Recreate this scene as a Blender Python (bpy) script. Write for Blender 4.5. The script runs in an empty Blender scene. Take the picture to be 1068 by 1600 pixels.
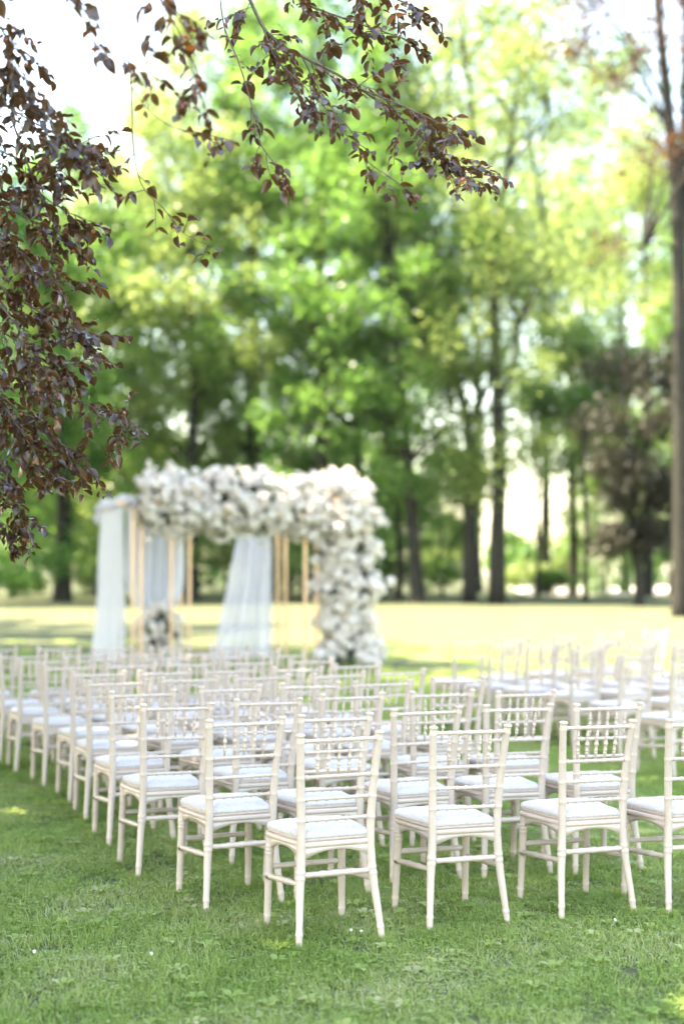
import bpy, math, random
import numpy as np
from mathutils import Vector, Matrix

random.seed(7)
RNG = np.random.default_rng(11)
scene = bpy.context.scene
C = scene.collection
R = math.radians

# ------------------------------------------------------------------ camera
CAM_H, PITCH, FPX = 1.62, 0.0436, 2222.0          # 50 mm lens, frame of 1068 x 1600
cam_d = bpy.data.cameras.new('camera')
cam = bpy.data.objects.new('camera', cam_d); C.objects.link(cam)
cam.location = (0, 0, CAM_H); cam.rotation_euler = (math.pi/2 + PITCH, 0, 0)
cam_d.sensor_fit = 'VERTICAL'; cam_d.sensor_height = 36.0; cam_d.sensor_width = 24.0
cam_d.lens = 50.0; cam_d.clip_start = 0.05; cam_d.clip_end = 3000
cam_d.dof.use_dof = True; cam_d.dof.focus_distance = 6.5; cam_d.dof.aperture_fstop = 1.08
scene.camera = cam

# ------------------------------------------------------------------ sky, sun, exposure
SUN_EL, SUN_AZ = R(58), math.atan2(-0.99, -0.10)    # azimuth from +Y towards +X: the sun stands high at the left
sd = Vector((math.sin(SUN_AZ)*math.cos(SUN_EL), math.cos(SUN_AZ)*math.cos(SUN_EL), math.sin(SUN_EL)))
world = bpy.data.worlds.new('World'); scene.world = world; world.use_nodes = True
wn = world.node_tree; wn.nodes.clear()
sky = wn.nodes.new('ShaderNodeTexSky'); sky.sky_type = 'NISHITA'; sky.sun_disc = False
sky.sun_elevation = SUN_EL; sky.sun_rotation = SUN_AZ % (2*math.pi)
sky.air_density = 1.3; sky.dust_density = 1.4; sky.ozone_density = 0.4
bg = wn.nodes.new('ShaderNodeBackground'); bg.inputs['Strength'].default_value = 0.15
wo = wn.nodes.new('ShaderNodeOutputWorld')
wn.links.new(sky.outputs[0], bg.inputs[0]); wn.links.new(bg.outputs[0], wo.inputs[0])
sun_d = bpy.data.lights.new('sun', 'SUN'); sun_d.energy = 4.7; sun_d.angle = R(0.53); sun_d.color = (1.0, 0.91, 0.77)
sun = bpy.data.objects.new('sun', sun_d); C.objects.link(sun)
sun.rotation_euler = sd.to_track_quat('Z', 'Y').to_euler()
scene.view_settings.view_transform = 'Standard'; scene.view_settings.look = 'None'
scene.view_settings.exposure = 2.9; scene.view_settings.gamma = 1.0
scene.view_settings.use_curve_mapping = False
scene.view_settings.use_white_balance = True      # the camera is balanced for open shade
scene.view_settings.white_balance_temperature = 7500; scene.view_settings.white_balance_tint = 12
cy = scene.cycles
cy.max_bounces = 5; cy.diffuse_bounces = 3; cy.glossy_bounces = 2; cy.transmission_bounces = 4; cy.transparent_max_bounces = 8
cy.caustics_reflective = False; cy.caustics_refractive = False; cy.sample_clamp_indirect = 8.0
cy.use_denoising = True; cy.use_adaptive_sampling = True; cy.adaptive_threshold = 0.02

# ------------------------------------------------------------------ helpers
def gz(y):
    """ground height: level under the chairs, a gentle rise to the trees"""
    y = np.minimum(y, 66.0)
    return 0.0098*(np.sqrt((y-13.0)**2+16.0)+(y-13.0))/2 - 0.0098*(math.sqrt(169+16)-13)/2

def px(x, y, d):
    """a point at depth d (metres along the view axis) seen at that place of the photograph"""
    a = (x-534)/FPX; b = (800-y)/FPX
    return Vector((a*d, (math.cos(PITCH)-b*math.sin(PITCH))*d, CAM_H+(math.sin(PITCH)+b*math.cos(PITCH))*d))

def tag(o, label=None, cat=None, group=None, kind=None):
    if label: o['label'] = label
    if cat: o['category'] = cat
    if group: o['group'] = group
    if kind: o['kind'] = kind
    return o

def link(name, me, parent=None, mat=None):
    o = bpy.data.objects.new(name, me); C.objects.link(o)
    if mat is not None and me is not None and not me.materials: me.materials.append(mat)
    if parent is not None: o.parent = parent
    return o

def empty(name, loc, rz=0.0):
    o = bpy.data.objects.new(name, None); C.objects.link(o)
    o.location = loc; o.rotation_euler = (0, 0, rz); o.empty_display_size = 0.2
    return o

def copy_tree(o, parent=None):
    c = o.copy(); C.objects.link(c); c.parent = parent
    for ch in list(o.children): copy_tree(ch, c)
    return c

class MB:
    """collects shapes into one mesh"""
    def __init__(s): s.v = []; s.f = []
    def tube(s, pts, rad, seg=10, cap=True):
        pts = [Vector(p) for p in pts]; n = len(pts)
        if not hasattr(rad, '__len__'): rad = [rad]*n
        b0 = len(s.v); up = None
        for i, p in enumerate(pts):
            t = (pts[min(i+1, n-1)]-pts[max(i-1, 0)])
            t = t.normalized() if t.length > 1e-9 else Vector((0, 0, 1))
            if up is None:
                up = t.orthogonal().normalized()
            else:
                up = up - t*up.dot(t)
                up = up.normalized() if up.length > 1e-6 else t.orthogonal().normalized()
            sd_ = t.cross(up)
            for k in range(seg):
                a = 2*math.pi*k/seg
                s.v.append(p + (up*math.cos(a)+sd_*math.sin(a))*rad[i])
        for i in range(n-1):
            for k in range(seg):
                a = b0+i*seg+k; b = b0+i*seg+(k+1) % seg
                s.f.append((a, b, b+seg, a+seg))
        if cap:
            s.f.append(tuple(b0+k for k in reversed(range(seg))))
            s.f.append(tuple(b0+(n-1)*seg+k for k in range(seg)))
        return s
    def turned(s, a, b, r, knots=(), seg=10, kr=1.35, kw=0.006, taper=None):
        """a turned bar from a to b with little rings at the fractions given"""
        a = Vector(a); b = Vector(b); L = (b-a).length
        prof = [(0.0, 0), (1.0, 0)]
        for k in knots:
            w = kw/L
            prof += [(k-1.3*w, 0), (k-w*.6, 1), (k+w*.6, 1), (k+1.3*w, 0)]
        prof = sorted(q for q in prof if -0.001 <= q[0] <= 1.001)
        pts, rad = [], []
        for t, h in prof:
            base = r if taper is None else taper(t)*r
            pts.append(a.lerp(b, t)); rad.append(base*(kr if h else 1.0))
        return s.tube(pts, rad, seg)
    def box(s, c, size, rot=None):
        b0 = len(s.v); x, y, z = size[0]/2, size[1]/2, size[2]/2
        for q in [(-x,-y,-z),(x,-y,-z),(x,y,-z),(-x,y,-z),(-x,-y,z),(x,-y,z),(x,y,z),(-x,y,z)]:
            q = Vector(q)
            if rot is not None: q = rot @ q
            s.v.append(q+Vector(c))
        for f in [(0,3,2,1),(4,5,6,7),(0,1,5,4),(1,2,6,5),(2,3,7,6),(3,0,4,7)]:
            s.f.append(tuple(b0+i for i in f))
        return s
    def mesh(s, name, mat=None, smooth=True):
        me = bpy.data.meshes.new(name)
        me.from_pydata([tuple(v) for v in s.v], [], s.f); me.update()
        if smooth:
            me.polygons.foreach_set('use_smooth', [True]*len(me.polygons))
        if mat: me.materials.append(mat)
        return me

def np_mesh(name, verts, faces, mat=None, smooth=False):
    """verts (N,3), faces (M,k) with one k"""
    verts = np.asarray(verts, dtype=np.float32); faces = np.asarray(faces, dtype=np.int32)
    k = faces.shape[1]; m = len(faces)
    me = bpy.data.meshes.new(name)
    me.vertices.add(len(verts)); me.vertices.foreach_set('co', verts.ravel())
    me.loops.add(m*k); me.loops.foreach_set('vertex_index', faces.ravel())
    me.polygons.add(m); me.polygons.foreach_set('loop_start', np.arange(0, m*k, k, dtype=np.int32))
    me.polygons.foreach_set('loop_total', np.full(m, k, dtype=np.int32))
    if smooth: me.polygons.foreach_set('use_smooth', np.ones(m, dtype=bool))
    me.update(calc_edges=True); me.validate()
    if mat: me.materials.append(mat)
    return me

def spline(ctrl, n):
    """Catmull-Rom through the control points"""
    P = [Vector(p) for p in ctrl]
    P = [P[0]*2-P[1]] + P + [P[-1]*2-P[-2]]
    out = []; segs = len(P)-3
    for i in range(n):
        t = i/(n-1)*segs; k = min(int(t), segs-1); u = t-k
        a, b, c, d = P[k:k+4]
        out.append(0.5*((2*b)+(c-a)*u+(2*a-5*b+4*c-d)*u*u+(3*b-a-3*c+d)*u**3))
    return out

# ------------------------------------------------------------------ materials
def new_mat(name):
    m = bpy.data.materials.new(name); m.use_nodes = True
    nt = m.node_tree; nt.nodes.clear()
    out = nt.nodes.new('ShaderNodeOutputMaterial')
    return m, nt, out

def N(nt, kind, **kw):
    n = nt.nodes.new(kind)
    for k, v in kw.items(): setattr(n, k, v)
    return n

def ramp(nt, fac, stops):
    r = nt.nodes.new('ShaderNodeValToRGB'); e = r.color_ramp.elements
    while len(e) < len(stops): e.new(0.5)
    for el, (p, c) in zip(e, stops):
        el.position = p; el.color = (*c, 1)
    nt.links.new(fac, r.inputs[0]); return r.outputs[0]

def noise(nt, scale, detail=3.0, coord='Object', rough=0.55):
    tc = N(nt, 'ShaderNodeTexCoord'); n = N(nt, 'ShaderNodeTexNoise')
    n.inputs['Scale'].default_value = scale; n.inputs['Detail'].default_value = detail; n.inputs['Roughness'].default_value = rough
    nt.links.new(tc.outputs[coord], n.inputs['Vector']); return n.outputs['Fac']

def principled(name, stops, scale=8.0, rough=0.5, metallic=0.0, bump=0.0, bscale=60.0, sheen=0.0, spec=0.5, coat=0.0, detail=3.0):
    m, nt, out = new_mat(name)
    p = N(nt, 'ShaderNodeBsdfPrincipled')
    nt.links.new(ramp(nt, noise(nt, scale, detail), stops), p.inputs['Base Color'])
    p.inputs['Roughness'].default_value = rough; p.inputs['Metallic'].default_value = metallic
    p.inputs['Specular IOR Level'].default_value = spec
    p.inputs['Sheen Weight'].default_value = sheen; p.inputs['Coat Weight'].default_value = coat
    if bump:
        b = N(nt, 'ShaderNodeBump'); b.inputs['Strength'].default_value = bump; b.inputs['Distance'].default_value = 0.01
        nt.links.new(noise(nt, bscale, 4.0), b.inputs['Height']); nt.links.new(b.outputs[0], p.inputs['Normal'])
    nt.links.new(p.outputs[0], out.inputs[0]); return m

def leaf_mat(name, dark, light, trans, tfac=0.4, rough=0.45, spec=0.35, world_noise=0.25):
    """thin leaf: reflects, and lets light through; colour varies from leaf to leaf and from bough to bough"""
    m, nt, out = new_mat(name)
    g = N(nt, 'ShaderNodeNewGeometry')
    w = noise(nt, world_noise, 2.0)
    add = N(nt, 'ShaderNodeMath', operation='ADD'); nt.links.new(g.outputs['Random Per Island'], add.inputs[0]); nt.links.new(w, add.inputs[1])
    mul = N(nt, 'ShaderNodeMath', operation='MULTIPLY'); nt.links.new(add.outputs[0], mul.inputs[0]); mul.inputs[1].default_value = 0.6
    col = ramp(nt, mul.outputs[0], [(0.15, dark), (0.85, light)])
    p = N(nt, 'ShaderNodeBsdfPrincipled'); nt.links.new(col, p.inputs['Base Color'])
    p.inputs['Roughness'].default_value = rough; p.inputs['Specular IOR Level'].default_value = spec
    t = N(nt, 'ShaderNodeBsdfTranslucent')
    tc = ramp(nt, mul.outputs[0], [(0.15, tuple(c*0.7 for c in trans)), (0.85, trans)])
    nt.links.new(tc, t.inputs['Color'])
    mx = N(nt, 'ShaderNodeMixShader'); mx.inputs[0].default_value = tfac
    nt.links.new(p.outputs[0], mx.inputs[1]); nt.links.new(t.outputs[0], mx.inputs[2]); nt.links.new(mx.outputs[0], out.inputs[0])
    return m

M = {}
def paint_material():
    m, nt, out = new_mat('ivory_paint')
    p = N(nt, 'ShaderNodeBsdfPrincipled'); oi = N(nt, 'ShaderNodeObjectInfo')
    base = ramp(nt, noise(nt, 14, 4), [(0.3, (0.535, 0.438, 0.372)), (0.7, (0.59, 0.49, 0.42))])
    sc = ramp(nt, noise(nt, 55, 5), [(0.60, (1, 1, 1)), (0.72, (0.80, 0.76, 0.70))])     # scuffs and rubbed spots
    a = N(nt, 'ShaderNodeMix', data_type='RGBA', blend_type='MULTIPLY'); a.inputs[0].default_value = 0.7
    nt.links.new(base, a.inputs[6]); nt.links.new(sc, a.inputs[7])
    v = N(nt, 'ShaderNodeMapRange'); nt.links.new(oi.outputs['Random'], v.inputs[0]); v.inputs[3].default_value = 0.93; v.inputs[4].default_value = 1.05
    b = N(nt, 'ShaderNodeVectorMath', operation='SCALE'); nt.links.new(a.outputs[2], b.inputs[0]); nt.links.new(v.outputs[0], b.inputs[3])
    nt.links.new(b.outputs[0], p.inputs['Base Color']); p.inputs['Roughness'].default_value = 0.36; p.inputs['Coat Weight'].default_value = 0.2
    bp = N(nt, 'ShaderNodeBump'); bp.inputs['Strength'].default_value = 0.08; bp.inputs['Distance'].default_value = 0.01
    nt.links.new(noise(nt, 45, 4), bp.inputs['Height']); nt.links.new(bp.outputs[0], p.inputs['Normal'])
    nt.links.new(p.outputs[0], out.inputs[0]); return m
M['paint'] = paint_material()
M['cushion'] = principled('white_velvet', [(0.36, (0.46, 0.432, 0.43)), (0.5, (0.51, 0.48, 0.477)), (0.64, (0.56, 0.53, 0.525))], 60, 0.85, bump=0.25, bscale=90, sheen=0.4, detail=5)
M['piping'] = principled('beige_cushion_base', [(0.3, (0.50, 0.385, 0.32)), (0.7, (0.56, 0.44, 0.37))], 30, 0.8)
M['copper'] = principled('copper_tube', [(0.3, (0.72, 0.47, 0.29)), (0.7, (0.80, 0.55, 0.36))], 3, 0.36, metallic=0.35)
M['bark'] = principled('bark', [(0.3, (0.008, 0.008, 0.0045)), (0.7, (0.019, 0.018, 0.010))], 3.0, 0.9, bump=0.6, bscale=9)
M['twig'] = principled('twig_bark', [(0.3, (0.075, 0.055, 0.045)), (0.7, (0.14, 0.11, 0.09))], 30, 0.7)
M['rose'] = principled('white_petals', [(0.3, (0.82, 0.755, 0.69)), (0.7, (0.90, 0.85, 0.79))], 5, 0.75)
M['blush'] = principled('blush_petals', [(0.3, (0.78, 0.64, 0.52)), (0.7, (0.84, 0.73, 0.61))], 5, 0.75)
M['husk'] = principled('beech_husk', [(0.3, (0.22, 0.08, 0.055)), (0.7, (0.34, 0.14, 0.09))], 200, 0.9)
M['gravel'] = principled('pale_gravel', [(0.3, (0.48, 0.46, 0.43)), (0.7, (0.60, 0.58, 0.55))], 6, 0.9)
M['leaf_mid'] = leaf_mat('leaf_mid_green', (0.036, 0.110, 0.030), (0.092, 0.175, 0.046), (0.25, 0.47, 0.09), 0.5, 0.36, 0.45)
M['leaf_bright'] = leaf_mat('leaf_bright_green', (0.062, 0.135, 0.034), (0.150, 0.205, 0.065), (0.42, 0.55, 0.16), 0.52, 0.36, 0.45)
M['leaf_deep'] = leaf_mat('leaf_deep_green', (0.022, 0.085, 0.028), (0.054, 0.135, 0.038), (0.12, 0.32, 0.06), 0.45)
M['leaf_purple'] = leaf_mat('leaf_purple', (0.020, 0.027, 0.017), (0.048, 0.046, 0.033), (0.09, 0.09, 0.045), 0.3)
M['leaf_copper'] = leaf_mat('leaf_copper', (0.018, 0.0105, 0.006), (0.058, 0.030, 0.013), (0.27, 0.105, 0.027), 0.24, 0.28, 0.8, 3.0)
M['floral_green'] = leaf_mat('florist_greenery', (0.040, 0.075, 0.038), (0.110, 0.155, 0.085), (0.12, 0.18, 0.08), 0.3)

def grass_material():
    m, nt, out = new_mat('grass_blade')
    g = N(nt, 'ShaderNodeNewGeometry'); oi = N(nt, 'ShaderNodeObjectInfo')
    n = N(nt, 'ShaderNodeTexNoise'); n.inputs['Scale'].default_value = 1.4; n.inputs['Detail'].default_value = 3
    nt.links.new(g.outputs['Position'], n.inputs['Vector'])
    a = N(nt, 'ShaderNodeMath', operation='MULTIPLY_ADD'); nt.links.new(g.outputs['Random Per Island'], a.inputs[0]); a.inputs[1].default_value = 0.62; nt.links.new(n.outputs['Fac'], a.inputs[2])
    b = N(nt, 'ShaderNodeMath', operation='MULTIPLY'); nt.links.new(a.outputs[0], b.inputs[0]); b.inputs[1].default_value = 0.72
    col = ramp(nt, b.outputs[0], [(0.20, (0.130, 0.235, 0.046)), (0.46, (0.240, 0.362, 0.080)), (0.70, (0.350, 0.435, 0.140)), (0.84, (0.52, 0.50, 0.30))])
    p = N(nt, 'ShaderNodeBsdfPrincipled'); nt.links.new(col, p.inputs['Base Color']); p.inputs['Roughness'].default_value = 0.5; p.inputs['Specular IOR Level'].default_value = 0.3
    t = N(nt, 'ShaderNodeBsdfTranslucent')
    tcol = ramp(nt, b.outputs[0], [(0.22, (0.26, 0.44, 0.065)), (0.8, (0.47, 0.56, 0.13))]); nt.links.new(tcol, t.inputs['Color'])
    mx = N(nt, 'ShaderNodeMixShader'); mx.inputs[0].default_value = 0.4
    nt.links.new(p.outputs[0], mx.inputs[1]); nt.links.new(t.outputs[0], mx.inputs[2]); nt.links.new(mx.outputs[0], out.inputs[0])
    return m
M['grass'] = grass_material()
M['lawn'] = principled('lawn_soil_and_turf', [(0.25, (0.076, 0.094, 0.044)), (0.5, (0.096, 0.107, 0.058)), (0.75, (0.112, 0.119, 0.070))], 0.9, 0.95, bump=0.5, bscale=30, spec=0.1, detail=6)

def drape_material():
    m, nt, out = new_mat('sheer_drape')
    d = N(nt, 'ShaderNodeBsdfDiffuse'); d.inputs['Color'].default_value = (0.74, 0.74, 0.80, 1)
    t = N(nt, 'ShaderNodeBsdfTranslucent'); t.inputs['Color'].default_value = (0.74, 0.74, 0.80, 1)
    tr = N(nt, 'ShaderNodeBsdfTransparent')
    a = N(nt, 'ShaderNodeMixShader'); a.inputs[0].default_value = 0.45
    nt.links.new(d.outputs[0], a.inputs[1]); nt.links.new(t.outputs[0], a.inputs[2])
    w = N(nt, 'ShaderNodeMapRange'); nt.links.new(noise(nt, 6.0, 3), w.inputs[0])
    w.inputs[3].default_value = 0.06; w.inputs[4].default_value = 0.22
    b = N(nt, 'ShaderNodeMixShader'); nt.links.new(w.outputs[0], b.inputs[0])
    nt.links.new(a.outputs[0], b.inputs[1]); nt.links.new(tr.outputs[0], b.inputs[2]); nt.links.new(b.outputs[0], out.inputs[0])
    return m
M['drape'] = drape_material()

# ------------------------------------------------------------------ the lawn (one sheet to the horizon) and the drive beyond the trees
def build_ground():
    xs = np.concatenate([np.linspace(-900, -60, 15), np.linspace(-50, 50, 41), np.linspace(60, 900, 15)])
    ys = np.concatenate([np.linspace(-200, -5, 9), np.linspace(0, 80, 81), np.linspace(90, 1600, 30)])
    X, Y = np.meshgrid(xs, ys); Z = gz(Y)
    v = np.stack([X.ravel(), Y.ravel(), Z.ravel()], 1)
    nx = len(xs); i, j = np.meshgrid(np.arange(nx-1), np.arange(len(ys)-1)); a = (j*nx+i).ravel()
    f = np.stack([a, a+1, a+1+nx, a+nx], 1)
    tag(link('lawn', np_mesh('lawn', v, f, M['lawn'], True)), 'wide mown lawn rising gently to the trees', kind='structure')
    z = float(gz(100.0))+0.012
    v = [(9.5, 74, z), (60, 72, z), (120, 130, z), (14, 120, z)]
    v2 = [(x, y, z-0.012) for x, y, _ in v]
    me = np_mesh('drive', v+v2, [(0,1,2,3),(4,7,6,5),(0,4,5,1),(1,5,6,2),(2,6,7,3),(3,7,4,0)], M['gravel'])
    tag(link('gravel_drive', me), 'pale gravel drive behind the trees at right', kind='structure')
build_ground()

# where the chairs stand: middle of the top rail (x, y) and heading in degrees, row by row
L_CTR = [
 [(-.005, 6.275, 23.7), (.578, 6.575, 21.4), (1.205, 6.785, 21.6), (1.727, 6.87, 20)],
 [(-.47, 6.93, 25.7), (-.045, 7.13, 26), (.44, 7.48, 23), (.93, 7.62, 20), (1.43, 7.72, 17)],
 [(-.90, 7.70, 23.5), (-.43, 8.00, 25), (.055, 8.36, 22), (.60, 8.52, 17), (1.085, 8.55, 23)],
 [(-1.19, 8.53, 22.8), (-.69, 8.86, 25), (-.207, 9.12, 21), (.268, 9.32, 21), (.772, 9.58, 22)],
 [(-1.48, 9.39, 21), (-1.035, 9.66, 22), (-.55, 9.86, 23), (-.01, 10.10, 24), (.43, 10.38, 25)],
 [(-1.73, 10.15, 24), (-1.29, 10.35, 26), (-.81, 10.50, 23), (-.34, 10.68, 23), (.12, 11.03, 25)],
 [(-2.06, 10.86, 25), (-1.64, 11.05, 26), (-1.19, 11.25, 19), (-.73, 11.38, 20), (-.26, 11.60, 27)],
 [(-2.44, 11.60, 22.7), (-1.99, 11.83, 25), (-1.48, 12.00, 19), (-.985, 12.12, 22), (-.505, 12.36, 25)],
 [(-2.73, 12.28, 20), (-2.25, 12.42, 24), (-1.76, 12.56, 20), (-1.235, 12.62, 21), (-.74, 12.86, 23)],
 [(-3.20, 13.20, 22), (-2.66, 13.35, 21), (-2.15, 13.45, 25), (-1.64, 13.62, 22), (-1.08, 13.70, 20)]]
R_CTR = [
 [(2.74, 11.22, 33)],
 [(2.51, 12.18, 32), (3.07, 12.58, 34)],
 [(2.28, 13.22, 34), (2.80, 13.45, 35), (3.34, 13.85, 35)],
 [(1.94, 13.74, 32), (2.45, 13.95, 36), (3.00, 14.25, 35), (3.55, 14.62, 35)],
 [(1.61, 14.15, 30), (2.17, 14.45, 34), (2.74, 14.78, 35), (3.30, 15.10, 36), (3.86, 15.50, 36)],
 [(1.31, 14.70, 30), (1.84, 15.12, 34), (2.48, 15.75, 36), (3.06, 16.25, 36), (3.66, 16.72, 36)]]

# ------------------------------------------------------------------ grass blades near the camera (stuff)
def blade_patch(i, rng, n=1150, size=0.38):
    V, F = [], []
    for _ in range(n):
        x, y = rng.uniform(-size/2, size/2, 2)
        a = rng.uniform(0, 2*math.pi); h = rng.uniform(0.018, 0.044)*(1.35 if rng.random() < 0.08 else 1); w = rng.uniform(0.0011, 0.0025)
        lean = rng.uniform(0.3, 2.0)*h; ca, sa = math.cos(a), math.sin(a)
        b = len(V)
        for t, ww in ((0, 1), (0.55, 0.9), (1, 0.05)):
            cx = x+ca*lean*t*t; cy_ = y+sa*lean*t*t; z = h*(t-0.2*t*t*lean/h)
            V.append((cx-sa*w*ww, cy_+ca*w*ww, z)); V.append((cx+sa*w*ww, cy_-ca*w*ww, z))
        F += [(b, b+1, b+3, b+2), (b+2, b+3, b+5, b+4)]
    # clover and plantain leaflets between the blades
    for _ in range(10 if i % 2 else 26):
        x, y = rng.uniform(-size/2, size/2, 2); z = rng.uniform(0.018, 0.04); r = rng.uniform(0.005, 0.010)
        for k in range(3):
            a = k*2.094+rng.uniform(0, .5); cx, cy_ = x+math.cos(a)*r, y+math.sin(a)*r
            ux, uy = math.cos(a)*r, math.sin(a)*r; b = len(V)
            V += [(cx-ux, cy_-uy, z), (cx+uy*.9, cy_-ux*.9, z+.003), (cx+ux, cy_+uy, z+.002), (cx-uy*.9, cy_+ux*.9, z+.003)]
            F.append((b, b+1, b+2, b+3))
    # broad plantain leaves lying in the turf
    for _ in range((0, 1, 2, 0, 1)[i]):
        x, y = rng.uniform(-size/2.5, size/2.5, 2)
        for k in range(5):
            a = k*1.26+rng.uniform(0, .5); L = rng.uniform(.03, .06); w = L*.26; ca, sa = math.cos(a), math.sin(a); b = len(V)
            for t, ww, z in ((.1, .3, .012), (.5, 1, .034), (.85, .7, .036), (1, .08, .03)):
                V.append((x+ca*L*t-sa*w*ww, y+sa*L*t+ca*w*ww, z)); V.append((x+ca*L*t+sa*w*ww, y+sa*L*t-ca*w*ww, z))
            F += [(b, b+1, b+3, b+2), (b+2, b+3, b+5, b+4), (b+4, b+5, b+7, b+6)]
    return np_mesh('grass_patch_%d' % i, V, F, M['grass'])

def build_grass():
    rng = np.random.default_rng(5)
    col = bpy.data.collections.new('grass_patches')
    for i in range(5):
        col.objects.link(bpy.data.objects.new('grass_patch_%d' % i, blade_patch(i, rng)))
    pts = []
    y = 3.6
    while y < 31:
        step = 0.27 if y < 13 else 0.36
        half = 0.245*y+1.6
        for x in np.arange(-half, half, step):
            if rng.random() < np.interp(y, [17, 29], [1, .12]): pts.append((x+rng.uniform(-.1, .1), y+rng.uniform(-.1, .1)))
        y += step
    pts = np.array(pts); v = np.stack([pts[:, 0], pts[:, 1], gz(pts[:, 1])-0.002], 1)
    hgt = 1.0+.28*np.sin(v[:, 0]*2.3+1.7*np.sin(v[:, 1]*1.1))*np.sin(v[:, 1]*1.9+v[:, 0]*.7)+rng.uniform(-.22, .3, len(v)); wid = rng.uniform(.9, 1.15, len(v))
    sc = np.stack([wid, wid, hgt], 1)
    feet = []
    for row in L_CTR[:5]+R_CTR[:2]:       # longer grass left standing round the chair legs
        for cx, cyy, yw in row:
            a = R(yw)
            for lx, ly in ((-.199, -.005), (.199, -.005), (-.187, .417), (.187, .417)):
                feet.append((cx+lx*math.cos(a)-ly*math.sin(a), cyy+lx*math.sin(a)+ly*math.cos(a)))
    feet = np.array(feet); fs = rng.uniform(.24, .36, len(feet))
    v = np.concatenate([v, np.stack([feet[:, 0], feet[:, 1], gz(feet[:, 1])-.002], 1)]); sc = np.concatenate([sc, np.stack([fs, fs, rng.uniform(.9, 1.35, len(feet))], 1)])
    me = bpy.data.meshes.new('grass'); me.vertices.add(len(v)); me.vertices.foreach_set('co', v.astype(np.float32).ravel()); me.update()
    at_ = me.attributes.new('patch_scale', 'FLOAT_VECTOR', 'POINT'); at_.data.foreach_set('vector', sc.astype(np.float32).ravel())
    me.materials.append(M['grass'])
    o = link('grass', me); tag(o, 'short green grass of the lawn around the chairs', 'grass', kind='stuff')
    ng = bpy.data.node_groups.new('grass_scatter', 'GeometryNodeTree')
    ng.interface.new_socket('Geometry', in_out='INPUT', socket_type='NodeSocketGeometry')
    ng.interface.new_socket('Geometry', in_out='OUTPUT', socket_type='NodeSocketGeometry')
    gi = ng.nodes.new('NodeGroupInput'); go = ng.nodes.new('NodeGroupOutput')
    ci = ng.nodes.new('GeometryNodeCollectionInfo'); ci.inputs['Collection'].default_value = col
    ci.inputs['Separate Children'].default_value = True; ci.inputs['Reset Children'].default_value = True
    ip = ng.nodes.new('GeometryNodeInstanceOnPoints'); ip.inputs['Pick Instance'].default_value = True
    rv = ng.nodes.new('FunctionNodeRandomValue'); rv.data_type = 'FLOAT_VECTOR'
    rv.inputs[0].default_value = (0, 0, 0); rv.inputs[1].default_value = (0, 0, 6.283)
    rs = ng.nodes.new('GeometryNodeInputNamedAttribute'); rs.data_type = 'FLOAT_VECTOR'; rs.inputs['Name'].default_value = 'patch_scale'
    ng.links.new(gi.outputs[0], ip.inputs['Points']); ng.links.new(ci.outputs[0], ip.inputs['Instance'])
    ng.links.new(rv.outputs[0], ip.inputs['Rotation']); ng.links.new(rs.outputs[0], ip.inputs['Scale'])
    ng.links.new(ip.outputs[0], go.inputs[0])
    md = o.modifiers.new('scatter', 'NODES'); md.node_group = ng
build_grass()

# ------------------------------------------------------------------ trees
def leaf_cloud(name, centers, sizes, n_per, leaf, mat, rng, keep=None, flat=0.8, upward=0.5):
    """thousands of leaf-sized rhombs gathered in clumps"""
    centers = np.asarray(centers, float); sizes = np.asarray(sizes, float)
    idx = np.repeat(np.arange(len(centers)), n_per); n = len(idx)
    off = rng.normal(0, 1, (n, 3)); off /= np.linalg.norm(off, axis=1)[:, None]+1e-9
    off *= rng.uniform(0, 1, (n, 1))**0.5
    off[:, 2] *= flat; pos = centers[idx]+off*sizes[idx][:, None]
    pos[:, 2] -= 0.18*sizes[idx]*(off[:, 0]**2+off[:, 1]**2)
    if keep is not None:
        pos = pos[keep(pos)]; n = len(pos)
    nrm = rng.normal(0, 1, (n, 3)); nrm[:, 2] = np.abs(nrm[:, 2])+upward; nrm /= np.linalg.norm(nrm, axis=1)[:, None]
    t = np.cross(nrm, rng.normal(0, 1, (n, 3))); t /= np.linalg.norm(t, axis=1)[:, None]+1e-9
    b = np.cross(nrm, t); L = leaf*rng.uniform(0.65, 1.3, (n, 1))
    v = np.stack([pos-t*L*.5, pos+b*L*.33+t*L*.05+nrm*L*.06, pos+t*L*.5, pos-b*L*.33+t*L*.05+nrm*L*.06], 1).reshape(-1, 3)
    return np_mesh(name, v, np.arange(n*4).reshape(-1, 4), mat)

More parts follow.
